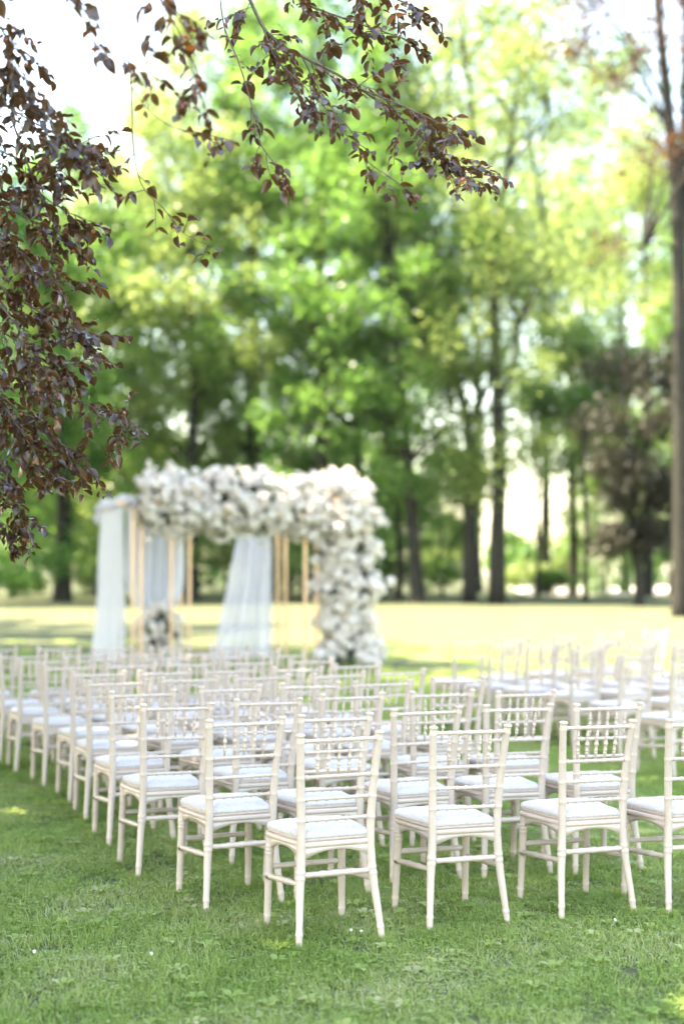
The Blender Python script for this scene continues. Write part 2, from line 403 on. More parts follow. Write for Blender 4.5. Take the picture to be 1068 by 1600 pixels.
def tree(name, label, cat, x, y, h, r, tr, mat, seed, base=0.07, clumps=260, per=110, leaf=0.22, lean=(0, 0), stems=None,
         group='tall park trees beyond the lawn', limbs=16, profile=1.0, csize=1.02, lobes=None, keep=None):
    rng = np.random.default_rng(seed); rnd = random.Random(seed)
    root = empty(name, (x, y, float(gz(y)))); tag(root, label, cat, group)
    mb = MB(); ends = []
    def trunk_path(p0, p1, wob, n=9):
        p0 = Vector(p0); p1 = Vector(p1)
        return [p0.lerp(p1, i/(n-1))+Vector((rnd.uniform(-wob, wob), rnd.uniform(-wob, wob), 0))*(0 if i == 0 else 1) for i in range(n)]
    if stems is None:
        main = trunk_path((0, 0, 0), (lean[0], lean[1], h*0.9), 0.12)
        rad = [tr*(1.35 if i == 0 else 1.0)*(1-0.88*i/8) for i in range(9)]
        mb.tube(spline([main[0]+Vector((0, 0, -0.3))]+main, 24), [rad[0]*1.2]+list(np.interp(np.linspace(0, 8, 23), range(9), rad)), 10)
        paths = [(main, tr)]
    else:
        paths = []
        for pts, r0, r1 in stems:
            sp = spline(pts, 22)
            mb.tube(sp, [r0+(r1-r0)*(i/21)**0.8 for i in range(22)], 10); paths.append((sp, r0))
    zc0, zc1 = h*base, h
    def prof(t):  # crown radius at relative height t
        return r*profile*max(0.06, (math.sin(math.pi*min(1, (t*0.86+0.14)))**0.62))
    for k in range(limbs):
        pth, r0 = paths[k % len(paths)]
        t0 = rnd.uniform(0.25 if stems is None else 0.35, 0.92)
        p = pth[int(t0*(len(pth)-1))]
        if p.z < zc0*0.8: p = pth[min(len(pth)-1, int(len(pth)*0.5))]
        az = k*2.399+rnd.uniform(-.4, .4)
        ze = min(h*0.97, p.z+rnd.uniform(0.06, 0.22)*h); tt = min(1, max(0, (ze-zc0)/(zc1-zc0)))
        L = prof(tt)*rnd.uniform(0.75, 0.98)
        e = Vector((lean[0]*tt+math.cos(az)*L, lean[1]*tt+math.sin(az)*L, ze))
        mid = p.lerp(e, 0.5)+Vector((0, 0, 0.10*(e-p).length))
        sp = spline([p, mid, e], 9); rb = max(0.03, tr*0.34*(1-t0*0.6))
        mb.tube(sp, [rb*(1-0.85*i/8) for i in range(9)], 6)
        ends += [sp[5], sp[7], e]
        for q in range(2):
            s = sp[rnd.randint(3, 6)]; e2 = s+Vector((rnd.uniform(-1, 1), rnd.uniform(-1, 1), rnd.uniform(-.1, .8)))*r*0.36
            mb.tube(spline([s, s.lerp(e2, .5)+Vector((0, 0, .15)), e2], 5), [rb*.45, rb*.4, rb*.3, rb*.2, rb*.1], 5); ends.append(e2)
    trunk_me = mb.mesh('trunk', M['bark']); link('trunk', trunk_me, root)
    cen = [tuple(e) for e in ends]
    while len(cen) < clumps:
        t = rnd.random(); z = zc0+(zc1-zc0)*t; a = rnd.uniform(0, 6.283); rr = prof(t)*math.sqrt(rnd.uniform(0.12, 1.0))
        rr *= 0.86+0.22*math.sin(3*a+seed)+0.1*math.sin(7*t*3+seed)
        cen.append((lean[0]*t+math.cos(a)*rr, lean[1]*t+math.sin(a)*rr, z))
    if lobes:
        for (lx, ly, lz, lr, n) in lobes:
            for _ in range(n):
                v = Vector((rnd.gauss(0, 1), rnd.gauss(0, 1), rnd.gauss(0, .6))).normalized()*lr*rnd.uniform(.3, 1)
                cen.append((lx+v.x, ly+v.y, lz+v.z))
    sizes = [csize*rnd.uniform(0.65, 1.35) for _ in cen]
    cr = link('crown', leaf_cloud('crown', cen, sizes, per, leaf, mat, rng, keep), root)
    cr['kind'] = 'stuff'
    return root

def at(xpx, d):
    return ((xpx-534)/FPX*d, d)

def stem_px(bx, by, pts, d):
    """limb drawn by picture points at depth d, in the tree's own coordinates"""
    out = []
    for i, (x, y, dd) in enumerate(pts):
        p = px(x, y, d+dd); out.append((p.x-bx, p.y-by, p.z-float(gz(by))))
    return out

def build_trees():
    T = [  # px x, depth, height, radius, trunk radius, material, label, kwargs
     (98, 60, 21.0, 5.0, .42, 'leaf_mid', 'leafy green tree with thick dark trunk at far left, beside the hanging copper leaves', dict(base=.06)),
     (-40, 57, 19.0, 5.2, .38, 'leaf_deep', 'dark green tree at the left edge, mostly hidden by copper leaves', dict(base=.05)),
     (22, 72, 17.0, 4.6, .25, 'leaf_bright', 'light green tree seen between the two leftmost trunks', dict(base=.1)),
     (232, 66, 23.0, 5.4, .30, 'leaf_bright', 'bright green tree rising behind the draped end of the arbor', dict(base=.06)),
     (300, 61, 25.5, 5.6, .34, 'leaf_bright', 'tall sunlit tree above the flower-covered beam, with pale yellow-green top', dict(base=.07)),
     (395, 64, 27.5, 6.2, .42, 'leaf_mid', 'tall full-crowned tree behind the middle of the arbor', dict(base=.06, clumps=330)),
     (500, 60, 29.0, 6.4, .44, 'leaf_mid', 'broad dense tree behind the right half of the flower beam', dict(base=.06, clumps=350)),
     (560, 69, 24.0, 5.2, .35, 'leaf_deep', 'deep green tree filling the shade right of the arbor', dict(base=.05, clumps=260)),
     (622, 61, 18.0, 3.6, .19, 'leaf_deep', 'slim dark tree just right of the flower column', dict(base=.16, clumps=110)),
     (652, 58, 25.0, 4.2, .33, 'leaf_mid', 'tree with leaning brown trunk right of the flower column', dict(base=.16, lean=(-1.6, 0), clumps=190)),
     (893, 74, 25.0, 5.6, .30, 'leaf_bright', 'sunny yellow-green tree behind the copper-leaved tree', dict(base=.22, clumps=150)),
     (1010, 70, 24.0, 5.4, .30, 'leaf_bright', 'bright green tree between the two right-hand copper beeches', dict(base=.08, clumps=190)),
     (913, 60, 15.0, 2.6, .15, 'leaf_mid', 'thin dark-stemmed young tree left of the drooping purple beech', dict(base=.35, clumps=34)),
     (1120, 62, 21.0, 4.6, .3, 'leaf_mid', 'green tree at the right edge behind the big trunk', dict(base=.12, clumps=150)),
    ]
    T += [
     (160, 80, 25.0, 6.6, .34, 'leaf_bright', 'pale green tree standing behind the first row, above the left drape', dict(clumps=200, per=90, leaf=.3, csize=1.3)),
     (60, 84, 22.0, 6.0, .32, 'leaf_mid', 'green tree behind the thick-trunked tree at far left', dict(clumps=170, per=90, leaf=.3, csize=1.3)),
     (430, 82, 33.0, 7.0, .40, 'leaf_mid', 'very tall green tree showing above and between the crowns behind the arbor', dict(clumps=230, per=90, leaf=.3, csize=1.3)),
     (605, 84, 31.0, 6.4, .36, 'leaf_bright', 'tall light green tree behind the leaning trunk', dict(clumps=190, per=90, leaf=.3, csize=1.3)),
     (745, 86, 35.0, 6.4, .36, 'leaf_bright', 'tall pale tree seen through the open crowns of the two bare-limbed trees', dict(base=.42, clumps=130, per=80, leaf=.3, csize=1.6)),
     (850, 82, 34.0, 6.6, .36, 'leaf_bright', 'tall airy tree filling the sky left of the big trunk', dict(base=.5, clumps=120, per=80, leaf=.3, csize=1.6)),
     (975, 84, 33.0, 7.0, .36, 'leaf_mid', 'tall green tree behind the copper beeches', dict(base=.1, clumps=210, per=90, leaf=.3, csize=1.4)),
    ]
    T += [(xp, d, h, r, .12, m, lab, dict(base=.02, clumps=110, per=90, leaf=.2, csize=.85, limbs=10, group='young trees and tall bushes below the crowns')) for xp, d, h, r, m, lab in [
     (-10, 67, 8.0, 3.0, 'leaf_mid', 'bushy young tree at the left edge below the copper leaves'),
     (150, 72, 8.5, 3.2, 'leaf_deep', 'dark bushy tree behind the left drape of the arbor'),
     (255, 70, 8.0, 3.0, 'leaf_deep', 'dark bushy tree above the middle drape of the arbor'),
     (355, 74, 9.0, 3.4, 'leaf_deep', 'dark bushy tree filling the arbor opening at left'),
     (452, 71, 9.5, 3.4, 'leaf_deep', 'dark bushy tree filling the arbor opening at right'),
     (545, 75, 9.0, 3.4, 'leaf_mid', 'bushy green tree behind the flower column'),
     (690, 72, 8.0, 2.3, 'leaf_mid', 'bushy green tree left of the forked trunk'),
     (1045, 74, 9.0, 3.2, 'leaf_mid', 'bushy green tree behind the trunk at the right edge'),
     (945, 76, 8.0, 2.4, 'leaf_mid', 'bushy green tree behind the drooping purple beech')]]
    T += [(838, 68, 12.5, 2.9, .14, 'leaf_bright', 'slender pale tree with thin foliage in the bright gap right of the straight trunk', dict(base=.2, clumps=60, per=60, leaf=.2, csize=1.2, limbs=10))]
    for i, (xp, d, h, r, tr, m, lab, kw) in enumerate(T):
        x, y = at(xp, d); tree('park_tree', lab, 'tree', x, y, h, r, tr, M[m], 100+i, **kw)
    # the two open-crowned trees with visible limbs
    x, y = at(733, 58)
    S = [(stem_px(x, y, [(733, 945, 0), (733, 860, 0), (734, 740, 0), (730, 655, 0), (714, 590, 0), (706, 440, 0), (712, 300, 0), (700, 150, 0), (705, 30, 0)], 58), .34, .05),
         (stem_px(x, y, [(708, 520, 0), (695, 430, -.4), (672, 350, -.8), (655, 295, -1)], 58), .12, .03),
         (stem_px(x, y, [(732, 665, 0), (750, 630, .3), (765, 590, .5), (780, 480, .8)], 58), .16, .04),
         (stem_px(x, y, [(728, 650, 0), (706, 640, -.4), (690, 612, -.7), (668, 590, -1)], 58), .10, .03)]
    tree('park_tree', 'open tree with forked grey trunk and sparse leaves, third trunk from the flower column', 'tree', x, y, 30, 4.0, .34, M['leaf_bright'], 301,
         base=.22, clumps=120, per=115, stems=S, limbs=11, csize=1.5, lobes=[(0, 0, 5.2, 1.5, 9)])
    x, y = at(776, 57)
    S = [(stem_px(x, y, [(776, 945, 0), (776, 850, 0), (780, 740, 0), (776, 600, 0), (771, 470, 0), (768, 400, 0), (752, 320, 0), (738, 190, .3), (724, 60, .5), (720, -80, .5)], 57), .40, .05),
         (stem_px(x, y, [(769, 420, 0), (780, 340, 0), (796, 240, -.3), (808, 120, -.5), (812, 0, -.5)], 57), .17, .04),
         (stem_px(x, y, [(777, 640, 0), (800, 570, -.3), (812, 500, -.6), (845, 400, -.8), (850, 300, -.8)], 57), .12, .03),
         (stem_px(x, y, [(796, 260, -.3), (840, 200, -.6), (872, 160, -.6)], 57), .08, .02)]
    tree('park_tree', 'tall open tree with straight trunk and upswept limbs, right of the forked trunk', 'tree', x, y, 34, 5.4, .40, M['leaf_bright'], 302,
         base=.25, clumps=150, per=120, stems=S, limbs=12, csize=1.6, lobes=[(-.3, 0, 5.5, 1.5, 9)])
    # copper beeches at right
    x, y = at(997, 54)
    S = [(stem_px(x, y, [(997, 955, 0), (997, 900, 0), (990, 860, 0), (985, 780, 0), (975, 640, 0), (968, 480, 0)], 54), .24, .05),
         (stem_px(x, y, [(996, 890, 0), (1012, 830, .3), (1006, 700, .5), (1010, 560, .5)], 54), .15, .04)]
    keep = None
    tree('copper_beech', 'small purple-leaved beech with drooping boughs and short forked trunk at right', 'tree', x, y, 11.5, 3.2, .24, M['leaf_purple'], 303,
         base=.5, clumps=36, per=120, leaf=.2, stems=S, limbs=10, csize=.85, group='copper beeches at right', profile=.8,
         lobes=[(-1.1, 0, 2.55, .75, 12), (.6, 0, 2.75, .8, 14), (1.9, 0, 3.1, .8, 14), (-1.0, -.5, 5.6, .9, 9), (.6, -.6, 7.0, .9, 9), (1.9, 0, 7.6, 1.0, 11), (1.4, -.3, 4.8, .8, 9), (3.2, .3, 3.0, .9, 12), (3.3, 0, 6.6, 1.2, 12), (.2, .3, 9.2, 1.3, 9), (2.4, .2, 9.6, 1.2, 9)])
    x, y = at(1062, 44)
    S = [(stem_px(x, y, [(1063, 985, 0), (1064, 850, 0), (1062, 600, 0), (1060, 420, 0), (1054, 290, 0), (1042, 160, 0), (1030, 40, 0), (1015, -120, 0)], 44), .34, .12),
         (stem_px(x, y, [(1061, 430, 0), (1066, 300, .3), (1068, 100, .4), (1075, -120, .5)], 44), .20, .08),
         (stem_px(x, y, [(1060, 390, 0), (1030, 380, -.5), (990, 385, -.8), (960, 395, -1)], 44), .06, .02)]
    tree('copper_beech', 'tall beech with thick dark trunk at right edge and sparse reddish leaves', 'tree', x, y, 27, 4.6, .34, M['leaf_copper'], 304,
         base=.6, clumps=95, per=60, leaf=.17, stems=S, limbs=12, csize=.9,
         lobes=[(-3.4, 0, 18.6, 1.6, 7), (-1.6, 0, 17.6, 1.5, 8), (.2, 0, 19.0, 1.6, 8), (-2.0, -.3, 11.3, .6, 2)], group='copper beeches at right')
    # trees outside the picture: one shading the lawn, one added to shade the arbor
    def off_lawn(p):
        x, y, z = p[:, 0]-16.0, p[:, 1]+34.5, p[:, 2]
        return ~((x > -.262*y-.5) & (z < CAM_H+.43*y+.8))
    tree('shade_tree', 'broad green tree left of the lawn, casting shade across it', 'tree', -16.0, 34.5, 20, 6.5, .45, M['leaf_mid'], 305, base=.22, clumps=120, per=110, leaf=.34, keep=off_lawn)
    def off_view(p):
        x, y, z = p[:, 0]-12.0, p[:, 1]+23.6, p[:, 2]
        return ~((x > -.262*y-.5) & (z < CAM_H+.43*y+.8))
    tree('shade_tree', 'unseen broad green tree left of the arbor, added to shade it', 'tree', -12.0, 23.6, 17.5, 6.6, .4, M['leaf_mid'], 306, base=.28, clumps=170, per=120, leaf=.34, csize=1.4, keep=off_view)
    # far trees and low shrubs behind the trunks
    far = [(-90, 105, 11), (60, 118, 9), (180, 98, 9), (330, 112, 10), (450, 120, 12), (590, 105, 10), (690, 130, 6), (800, 140, 5), (880, 150, 5), (1010, 150, 6), (1130, 140, 8)]
    for i, (xp, d, h) in enumerate(far):
        x, y = at(xp, d)
        tree('distant_tree', 'hazy distant tree, %s from the left in the line beyond the park trees' % ['first','second','third','fourth','fifth','sixth','seventh','eighth','ninth','tenth','eleventh'][i],
             'tree', x, y, h, h*.42, .22, M[('leaf_bright', 'leaf_mid')[i % 2]], 400+i, base=.08, clumps=60, per=70, leaf=.5, limbs=8, csize=1.5, group='distant trees')
    shrubs = [(20, 66, 1.6), (150, 70, 2.0), (262, 68, 2.1), (470, 70, 2.4), (548, 66, 1.9), (600, 72, 2.2), (690, 74, 1.6), (820, 76, 1.7), (858, 72, 1.2)]
    names = ['at the far left beneath the hanging leaves', 'behind the left drape of the arbor', 'behind the middle drape', 'seen through the arbor opening', 'behind the flower column',
             'between the flower column and slim tree', 'left of the forked trunk', 'right of the straight trunk', 'beside the gravel drive']
    for i, (xp, d, h) in enumerate(shrubs):
        x, y = at(xp, d)
        tree('shrub', 'low green shrub ' + names[i], 'shrub', x, y, h, h*.85, .05, M[('leaf_mid', 'leaf_bright')[i % 2]], 500+i, base=.05, clumps=26, per=60, leaf=.17, limbs=7, csize=.5, group='shrubs below the trees')
build_trees()

# ------------------------------------------------------------------ the copper beech overhead: trunk, crown and the boughs that hang into the picture
def beech_leaf(L, W, fold, curl, wave, seed):
    rnd = random.Random(seed); V, F = [], []; n = 6
    for i in range(n+1):
        t = i/n; w = W*0.5*(math.sin(math.pi*min(1, t**0.85))**0.75) if 0 < i < n else 0.0008
        z = -curl*t*t*L; y = t*L
        k = wave*math.sin(t*9+seed)*L
        V += [(-w, y, z+fold*w+k), (0, y, z), (w, y, z+fold*w-k+rnd.uniform(-.02, .02)*L)]
    for i in range(n):
        a = i*3; F += [(a, a+1, a+4, a+3), (a+1, a+2, a+5, a+4)]
    return np.array(V), np.array(F)

def build_beech():
    rng = np.random.default_rng(21); rnd = random.Random(21)
    tx, ty = -9.4, 10.0
    root = empty('copper_beech', (tx, ty, 0)); tag(root, 'old copper beech whose leafy boughs hang into the top left of the picture', 'tree')
    T0 = Vector((tx, ty, 0))
    mb = MB()
    mb.tube(spline([(0, 0, -.3), (0, 0, .4), (.1, .1, 3), (0, .2, 7), (.2, 0, 10), (.1, .1, 14)], 26), [.8, .66]+[.55*(1-i/25) + .06 for i in range(24)], 14)
    cen = []
    for k in range(26):
        z0 = 3.6+k*.36; az = k*2.399; L = rnd.uniform(6, 9.6)*math.sqrt(max(.1, 1-((z0-6)/9)**2))
        p = Vector((0, 0, z0)); e = Vector((math.cos(az)*L, math.sin(az)*L, z0+rnd.uniform(.3, 2.2)))
        while L > 1.5:
            ww = e+T0
            if ww.y > .3 and abs(ww.x) < .275*ww.y+.6 and ww.z < CAM_H+.45*ww.y+.6: L *= .8; e = Vector((math.cos(az)*L, math.sin(az)*L, z0+.12*L))
            else: break
        sp = spline([p, p.lerp(e, .5)+Vector((0, 0, .8)), e], 8); mb.tube(sp, [.16*(1-i/8.5) for i in range(8)], 7)
        cen += [tuple(q) for q in sp[3:]]
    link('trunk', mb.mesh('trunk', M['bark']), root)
    for _ in range(820):
        t = rnd.random(); z = 3.4+13.0*t; rr = 9.2*math.sin(math.pi*(.22+.74*t))**.55*math.sqrt(rnd.uniform(.05, 1)); a = rnd.uniform(0, 6.283)
        cen.append((math.cos(a)*rr, math.sin(a)*rr*1.28, z))
    def keep(p):   # the crown ends where the hanging boughs begin
        x, y, z = p[:, 0]+tx, p[:, 1]+ty, p[:, 2]
        inside = (y > 0.3) & (np.abs(x) < .262*y+.35) & (z < CAM_H+.43*y+.5)
        low = z < 2.6
        gx, gy = x+z*sd.x/sd.z*-1, y+z*sd.y/sd.z*-1        # where the leaf's shadow falls: leaves culled there to let a sun dapple through
        over = (x > -1.2-.10*y) & (z < 30)  # crown also cut back overhead so more skylight reaches the grass
        gap = ((gx-1.45)**2+((gy-5.1)*.8)**2 < .45**2) & (rng.random(len(x)) < .6)
        return ~(inside | low | gap | over)
    cr = link('crown', leaf_cloud('crown', cen, [rnd.uniform(.8, 1.5) for _ in cen], 112, .25, M['leaf_copper'], rng, keep), root)
    cr['kind'] = 'stuff'

    variants = [beech_leaf(1.0, rnd.uniform(.5, .74), rnd.uniform(.1, 1.0), rnd.uniform(-.25, .7), rnd.uniform(.0, .045), s) for s in range(12)]
    vmesh = [np_mesh('leaf_%d' % i, v, f, M['leaf_copper'], True) for i, (v, f) in enumerate(variants)]
    leaves = []   # (matrix 4x4 world, variant, bough index)
    husks = []

    def twig(mbx, p, d, L, bi, dens=1.0, droop=.35, size=.050):
        d = d.normalized(); pts = [p]; n = 7; q = p.copy(); dd = d.copy()
        for i in range(n):
            dd = (dd+Vector((rnd.uniform(-.16, .16), rnd.uniform(-.16, .16), rnd.uniform(-.16, .1)-droop*.12))).normalized()
            q = q+dd*L/n; pts.append(q.copy())
        mbx.tube(pts, [.0019*(1-.7*i/n)+.0004 for i in range(n+1)], 5, False)
        cnt = max(2, int(L/.021*dens)); side = 1
        for i in range(cnt):
            t = .25+.75*(i+rnd.random()*.5)/cnt
            if t > 1: t = 1
            k = min(n-1, int(t*n)); b = pts[k].lerp(pts[k+1], t*n-k); tang = (pts[k+1]-pts[k]).normalized()
            sidev = tang.cross(Vector((0, 0, 1)))
            sidev = sidev.normalized() if sidev.length > .05 else Vector((1, 0, 0))
            y = (tang*rnd.uniform(.3, .9)+sidev*side*rnd.uniform(.5, 1)+Vector((rnd.uniform(-.35, .35), rnd.uniform(-.35, .35), rnd.uniform(-.75, .15)))).normalized()
            side = -side
            zz = (Vector((rnd.uniform(-.8, .8), rnd.uniform(-.8, .8), 1.0)))
            x = y.cross(zz).normalized(); z = x.cross(y)
            s = size*rnd.choice((rnd.uniform(.4, .75), rnd.uniform(.75, 1.15), rnd.uniform(.95, 1.4)))
            st = b+y*.006
            mbx.tube([b, st], .0006, 3, False)
            m = Matrix(((x.x*s, y.x*s, z.x*s, st.x), (x.y*s, y.y*s, z.y*s, st.y), (x.z*s, y.z*s, z.z*s, st.z), (0, 0, 0, 1)))
            leaves.append((m, rnd.randrange(12), bi))
            if rnd.random() < .13: husks.append(b+Vector((rnd.uniform(-.008, .008), rnd.uniform(-.008, .008), -.008+rnd.uniform(-.006, .01))))

    boughs = []
    def bough(ctrl, r0, r1, twigs, tl=(.10, .26), dens=1.0, start=.1, spread=1.0, size=.050, droop=.35, n=26):
        bi = len(boughs); mbx = MB()
        pts = spline([px(*c) for c in ctrl], n)
        mbx.tube(pts, [r0+(r1-r0)*i/(n-1) for i in range(n)], 7)
        for k in range(twigs):
            t = start+(1-start)*(k+rnd.random())/twigs
            j = min(n-2, int(t*(n-1))); p = pts[j].lerp(pts[j+1], t*(n-1)-j); tan = (pts[j+1]-pts[j]).normalized()
            d = tan*rnd.uniform(.4, 1.0)+Vector((rnd.gauss(0, .5), rnd.gauss(0, .55), rnd.gauss(-.08, .45)))*spread
            twig(mbx, p, d, rnd.uniform(*tl), bi, dens, droop, size)
        twig(mbx, pts[-1], (pts[-1]-pts[-2]), rnd.uniform(*tl)*.7, bi, dens, droop, size)
        boughs.append(mbx)
    # top bough sweeping to the right
    bough([(372, -60, 6.1), (395, 10, 6.1), (432, 66, 6.1), (520, 112, 6.2), (600, 165, 6.3), (660, 215, 6.4), (700, 255, 6.4), (722, 272, 6.4)], .009, .0022, 36, (.10, .30), start=.12)
    bough([(470, 85, 6.2), (505, 150, 6.1), (548, 205, 6.0), (572, 250, 6.0), (622, 286, 6.0)], .004, .0015, 11, (.07, .18))
    bough([(560, 138, 6.2), (615, 160, 6.1), (670, 185, 6.0), (712, 205, 6.0)], .004, .0015, 13, (.08, .2))
    bough([(430, -50, 6.4), (470, 0, 6.4), (540, 30, 6.5), (600, 50, 6.5), (630, 60, 6.5)], .006, .002, 18, (.10, .24))
    bough([(520, -60, 6.6), (570, -20, 6.6), (620, 0, 6.6), (650, 12, 6.6)], .005, .002, 12, (.1, .22))
    bough([(340, -40, 5.9), (350, 40, 5.9), (372, 95, 5.8), (392, 160, 5.8), (402, 215, 5.8), (428, 255, 5.8), (440, 272, 5.8)], .004, .0014, 13, (.05, .13), dens=.85)
    bough([(410, 40, 6.0), (430, 90, 6.0), (470, 130, 5.9), (505, 165, 5.9)], .004, .0015, 13, (.08, .18))
    # thin hanging twigs, partly nearer and out of focus
    bough([(165, -60, 5.0), (188, 40, 5.0), (205, 120, 5.2), (208, 225, 5.5), (222, 290, 5.6), (255, 325, 5.8), (288, 365, 5.9), (330, 385, 6.0)], .0035, .0012, 9, (.06, .16), dens=.6, start=.45)
    bough([(170, 60, 5.0), (215, 150, 5.1), (262, 195, 5.2), (315, 208, 5.3), (348, 216, 5.3)], .002, .001, 6, (.05, .12), dens=.7, start=.5)
    bough([(205, -50, 4.8), (250, 0, 4.8), (285, 60, 4.9), (310, 120, 4.9), (318, 165, 5.0)], .004, .0015, 10, (.06, .16), dens=.85)
    bough([(100, -50, 4.7), (120, 10, 4.7), (160, 70, 4.8), (225, 110, 4.9), (280, 150, 5.0)], .003, .0012, 14, (.06, .17), dens=.9, spread=.8)
    bough([(225, -30, 4.7), (262, 10, 4.7), (300, 30, 4.8)], .004, .002, 7, (.06, .14))
    # the mass at the left edge
    left = [
     [(-60, -40, 5.2), (-10, 20, 5.2), (20, 80, 5.3), (40, 120, 5.3)],
     [(-70, 60, 5.4), (-10, 100, 5.4), (40, 150, 5.5), (80, 190, 5.5), (120, 235, 5.6)],
     [(-70, 120, 5.6), (0, 160, 5.7), (60, 195, 5.8), (110, 222, 5.8), (150, 232, 5.8)],
     [(-70, 190, 5.8), (-10, 230, 5.8), (50, 255, 5.9), (100, 262, 5.9), (140, 262, 5.9)],
     [(20, 190, 5.7), (45, 260, 5.8), (62, 300, 5.8), (100, 328, 5.9), (140, 345, 5.9)],
     [(-70, 270, 6.0), (-10, 310, 6.0), (40, 340, 6.0), (90, 360, 6.0)],
     [(-70, 340, 6.1), (-10, 370, 6.1), (40, 400, 6.1), (85, 440, 6.1), (100, 465, 6.1)],
     [(-80, 400, 6.3), (-10, 440, 6.3), (50, 480, 6.3), (100, 510, 6.3), (125, 525, 6.3)],
     [(-80, 470, 6.2), (-10, 510, 6.2), (40, 540, 6.2), (90, 560, 6.2), (120, 572, 6.2)],
     [(-80, 520, 6.5), (-10, 560, 6.5), (50, 590, 6.5), (120, 625, 6.5), (175, 650, 6.4), (200, 660, 6.4)],
     [(-80, 580, 6.4), (-10, 610, 6.4), (40, 650, 6.4), (90, 690, 6.4), (130, 728, 6.4)],
     [(-80, 640, 6.6), (-20, 680, 6.6), (30, 720, 6.6), (80, 745, 6.6)],
     [(-80, 690, 6.5), (-20, 740, 6.5), (10, 770, 6.5), (28, 795, 6.5), (40, 815, 6.5)],
     [(-80, 740, 6.6), (-40, 775, 6.6), (-10, 805, 6.6), (8, 828, 6.6)],
     [(-80, 420, 6.0), (-30, 450, 6.0), (20, 500, 6.0), (50, 560, 6.0), (70, 610, 6.0)],
     [(-80, 560, 6.2), (-30, 600, 6.2), (10, 640, 6.2), (50, 700, 6.2)],
     [(-60, 300, 6.3), (-20, 330, 6.3), (20, 380, 6.3), (45, 430, 6.3)],
    ]
    dens = [16, 20, 20, 17, 14, 17, 21, 23, 23, 24, 22, 18, 17, 11, 20, 18, 17]
    for ctrl, n in zip(left, dens):
        bough(ctrl, .005, .0016, n, (.09, .25), start=.15, spread=1.05)

    # 300 of the leaves in view become objects of their own, the rest is one mass of leaves
    def seen(m):
        p = m.translation; d = p.y
        u = 534+FPX*p.x/d; v = 897-FPX*(p.z-CAM_H)/d
        return 10 < u < 1060 and 8 < v < 1500
    vis = [i for i, (m, k, b) in enumerate(leaves) if seen(m)]
    rnd.shuffle(vis); vis.sort(key=lambda i: -leaves[i][0].to_scale()[1]/leaves[i][0].translation.y*(1+.0*rnd.random()))
    single = set(vis[:300])
    bo = []
    for b, mbx in enumerate(boughs):
        mbx.v = [v-T0 for v in mbx.v]
        bo.append(link('bough', mbx.mesh('bough', M['twig']), root))
    V, F, nb = [], [], 0
    for i, (m, k, b) in enumerate(leaves):
        m2 = Matrix.Translation(-T0) @ m
        if i in single:
            o = bpy.data.objects.new('leaf', vmesh[k]); C.objects.link(o); o.parent = bo[b]; o.matrix_local = m2
        else:
            mm = np.array(m2); v = variants[k][0] @ mm[:3, :3].T+mm[:3, 3]
            V.append(v); F.append(variants[k][1]+nb); nb += len(v)
    fo = link('foliage', np_mesh('foliage', np.concatenate(V), np.concatenate(F), M['leaf_copper'], True), root); fo['kind'] = 'stuff'
    mbh = MB()
    for h in husks:
        h = h-T0; r = rnd.uniform(.006, .0095)
        mbh.tube([h+Vector((0, 0, q*r)) for q in (-1, -.6, 0, .6, 1)], [r*.2, r*.8, r, r*.75, r*.15], 7)
    ho = link('husks', mbh.mesh('husks', M['husk']), root); ho['kind'] = 'stuff'
build_beech()

# ------------------------------------------------------------------ chairs
def post_path(sx):
    """rear leg and back post in one: kicks out below, bows out and back above the seat"""
    return [Vector((sx*x, y, z)) for x, y, z in
            [(.199, -.050, -.012), (.190, -.034, .10), (.179, -.012, .22), (.170, .000, .32), (.165, .004, .42), (.166, .002, .52), (.171, -.006, .64), (.179, -.021, .76), (.188, -.041, .88), (.1895, -.045, .905)]]

def post_at(sx, z):
    P = post_path(sx)
    for a, b in zip(P, P[1:]):
        if a.z <= z <= b.z: return a.lerp(b, (z-a.z)/(b.z-a.z))
    return P[-1]

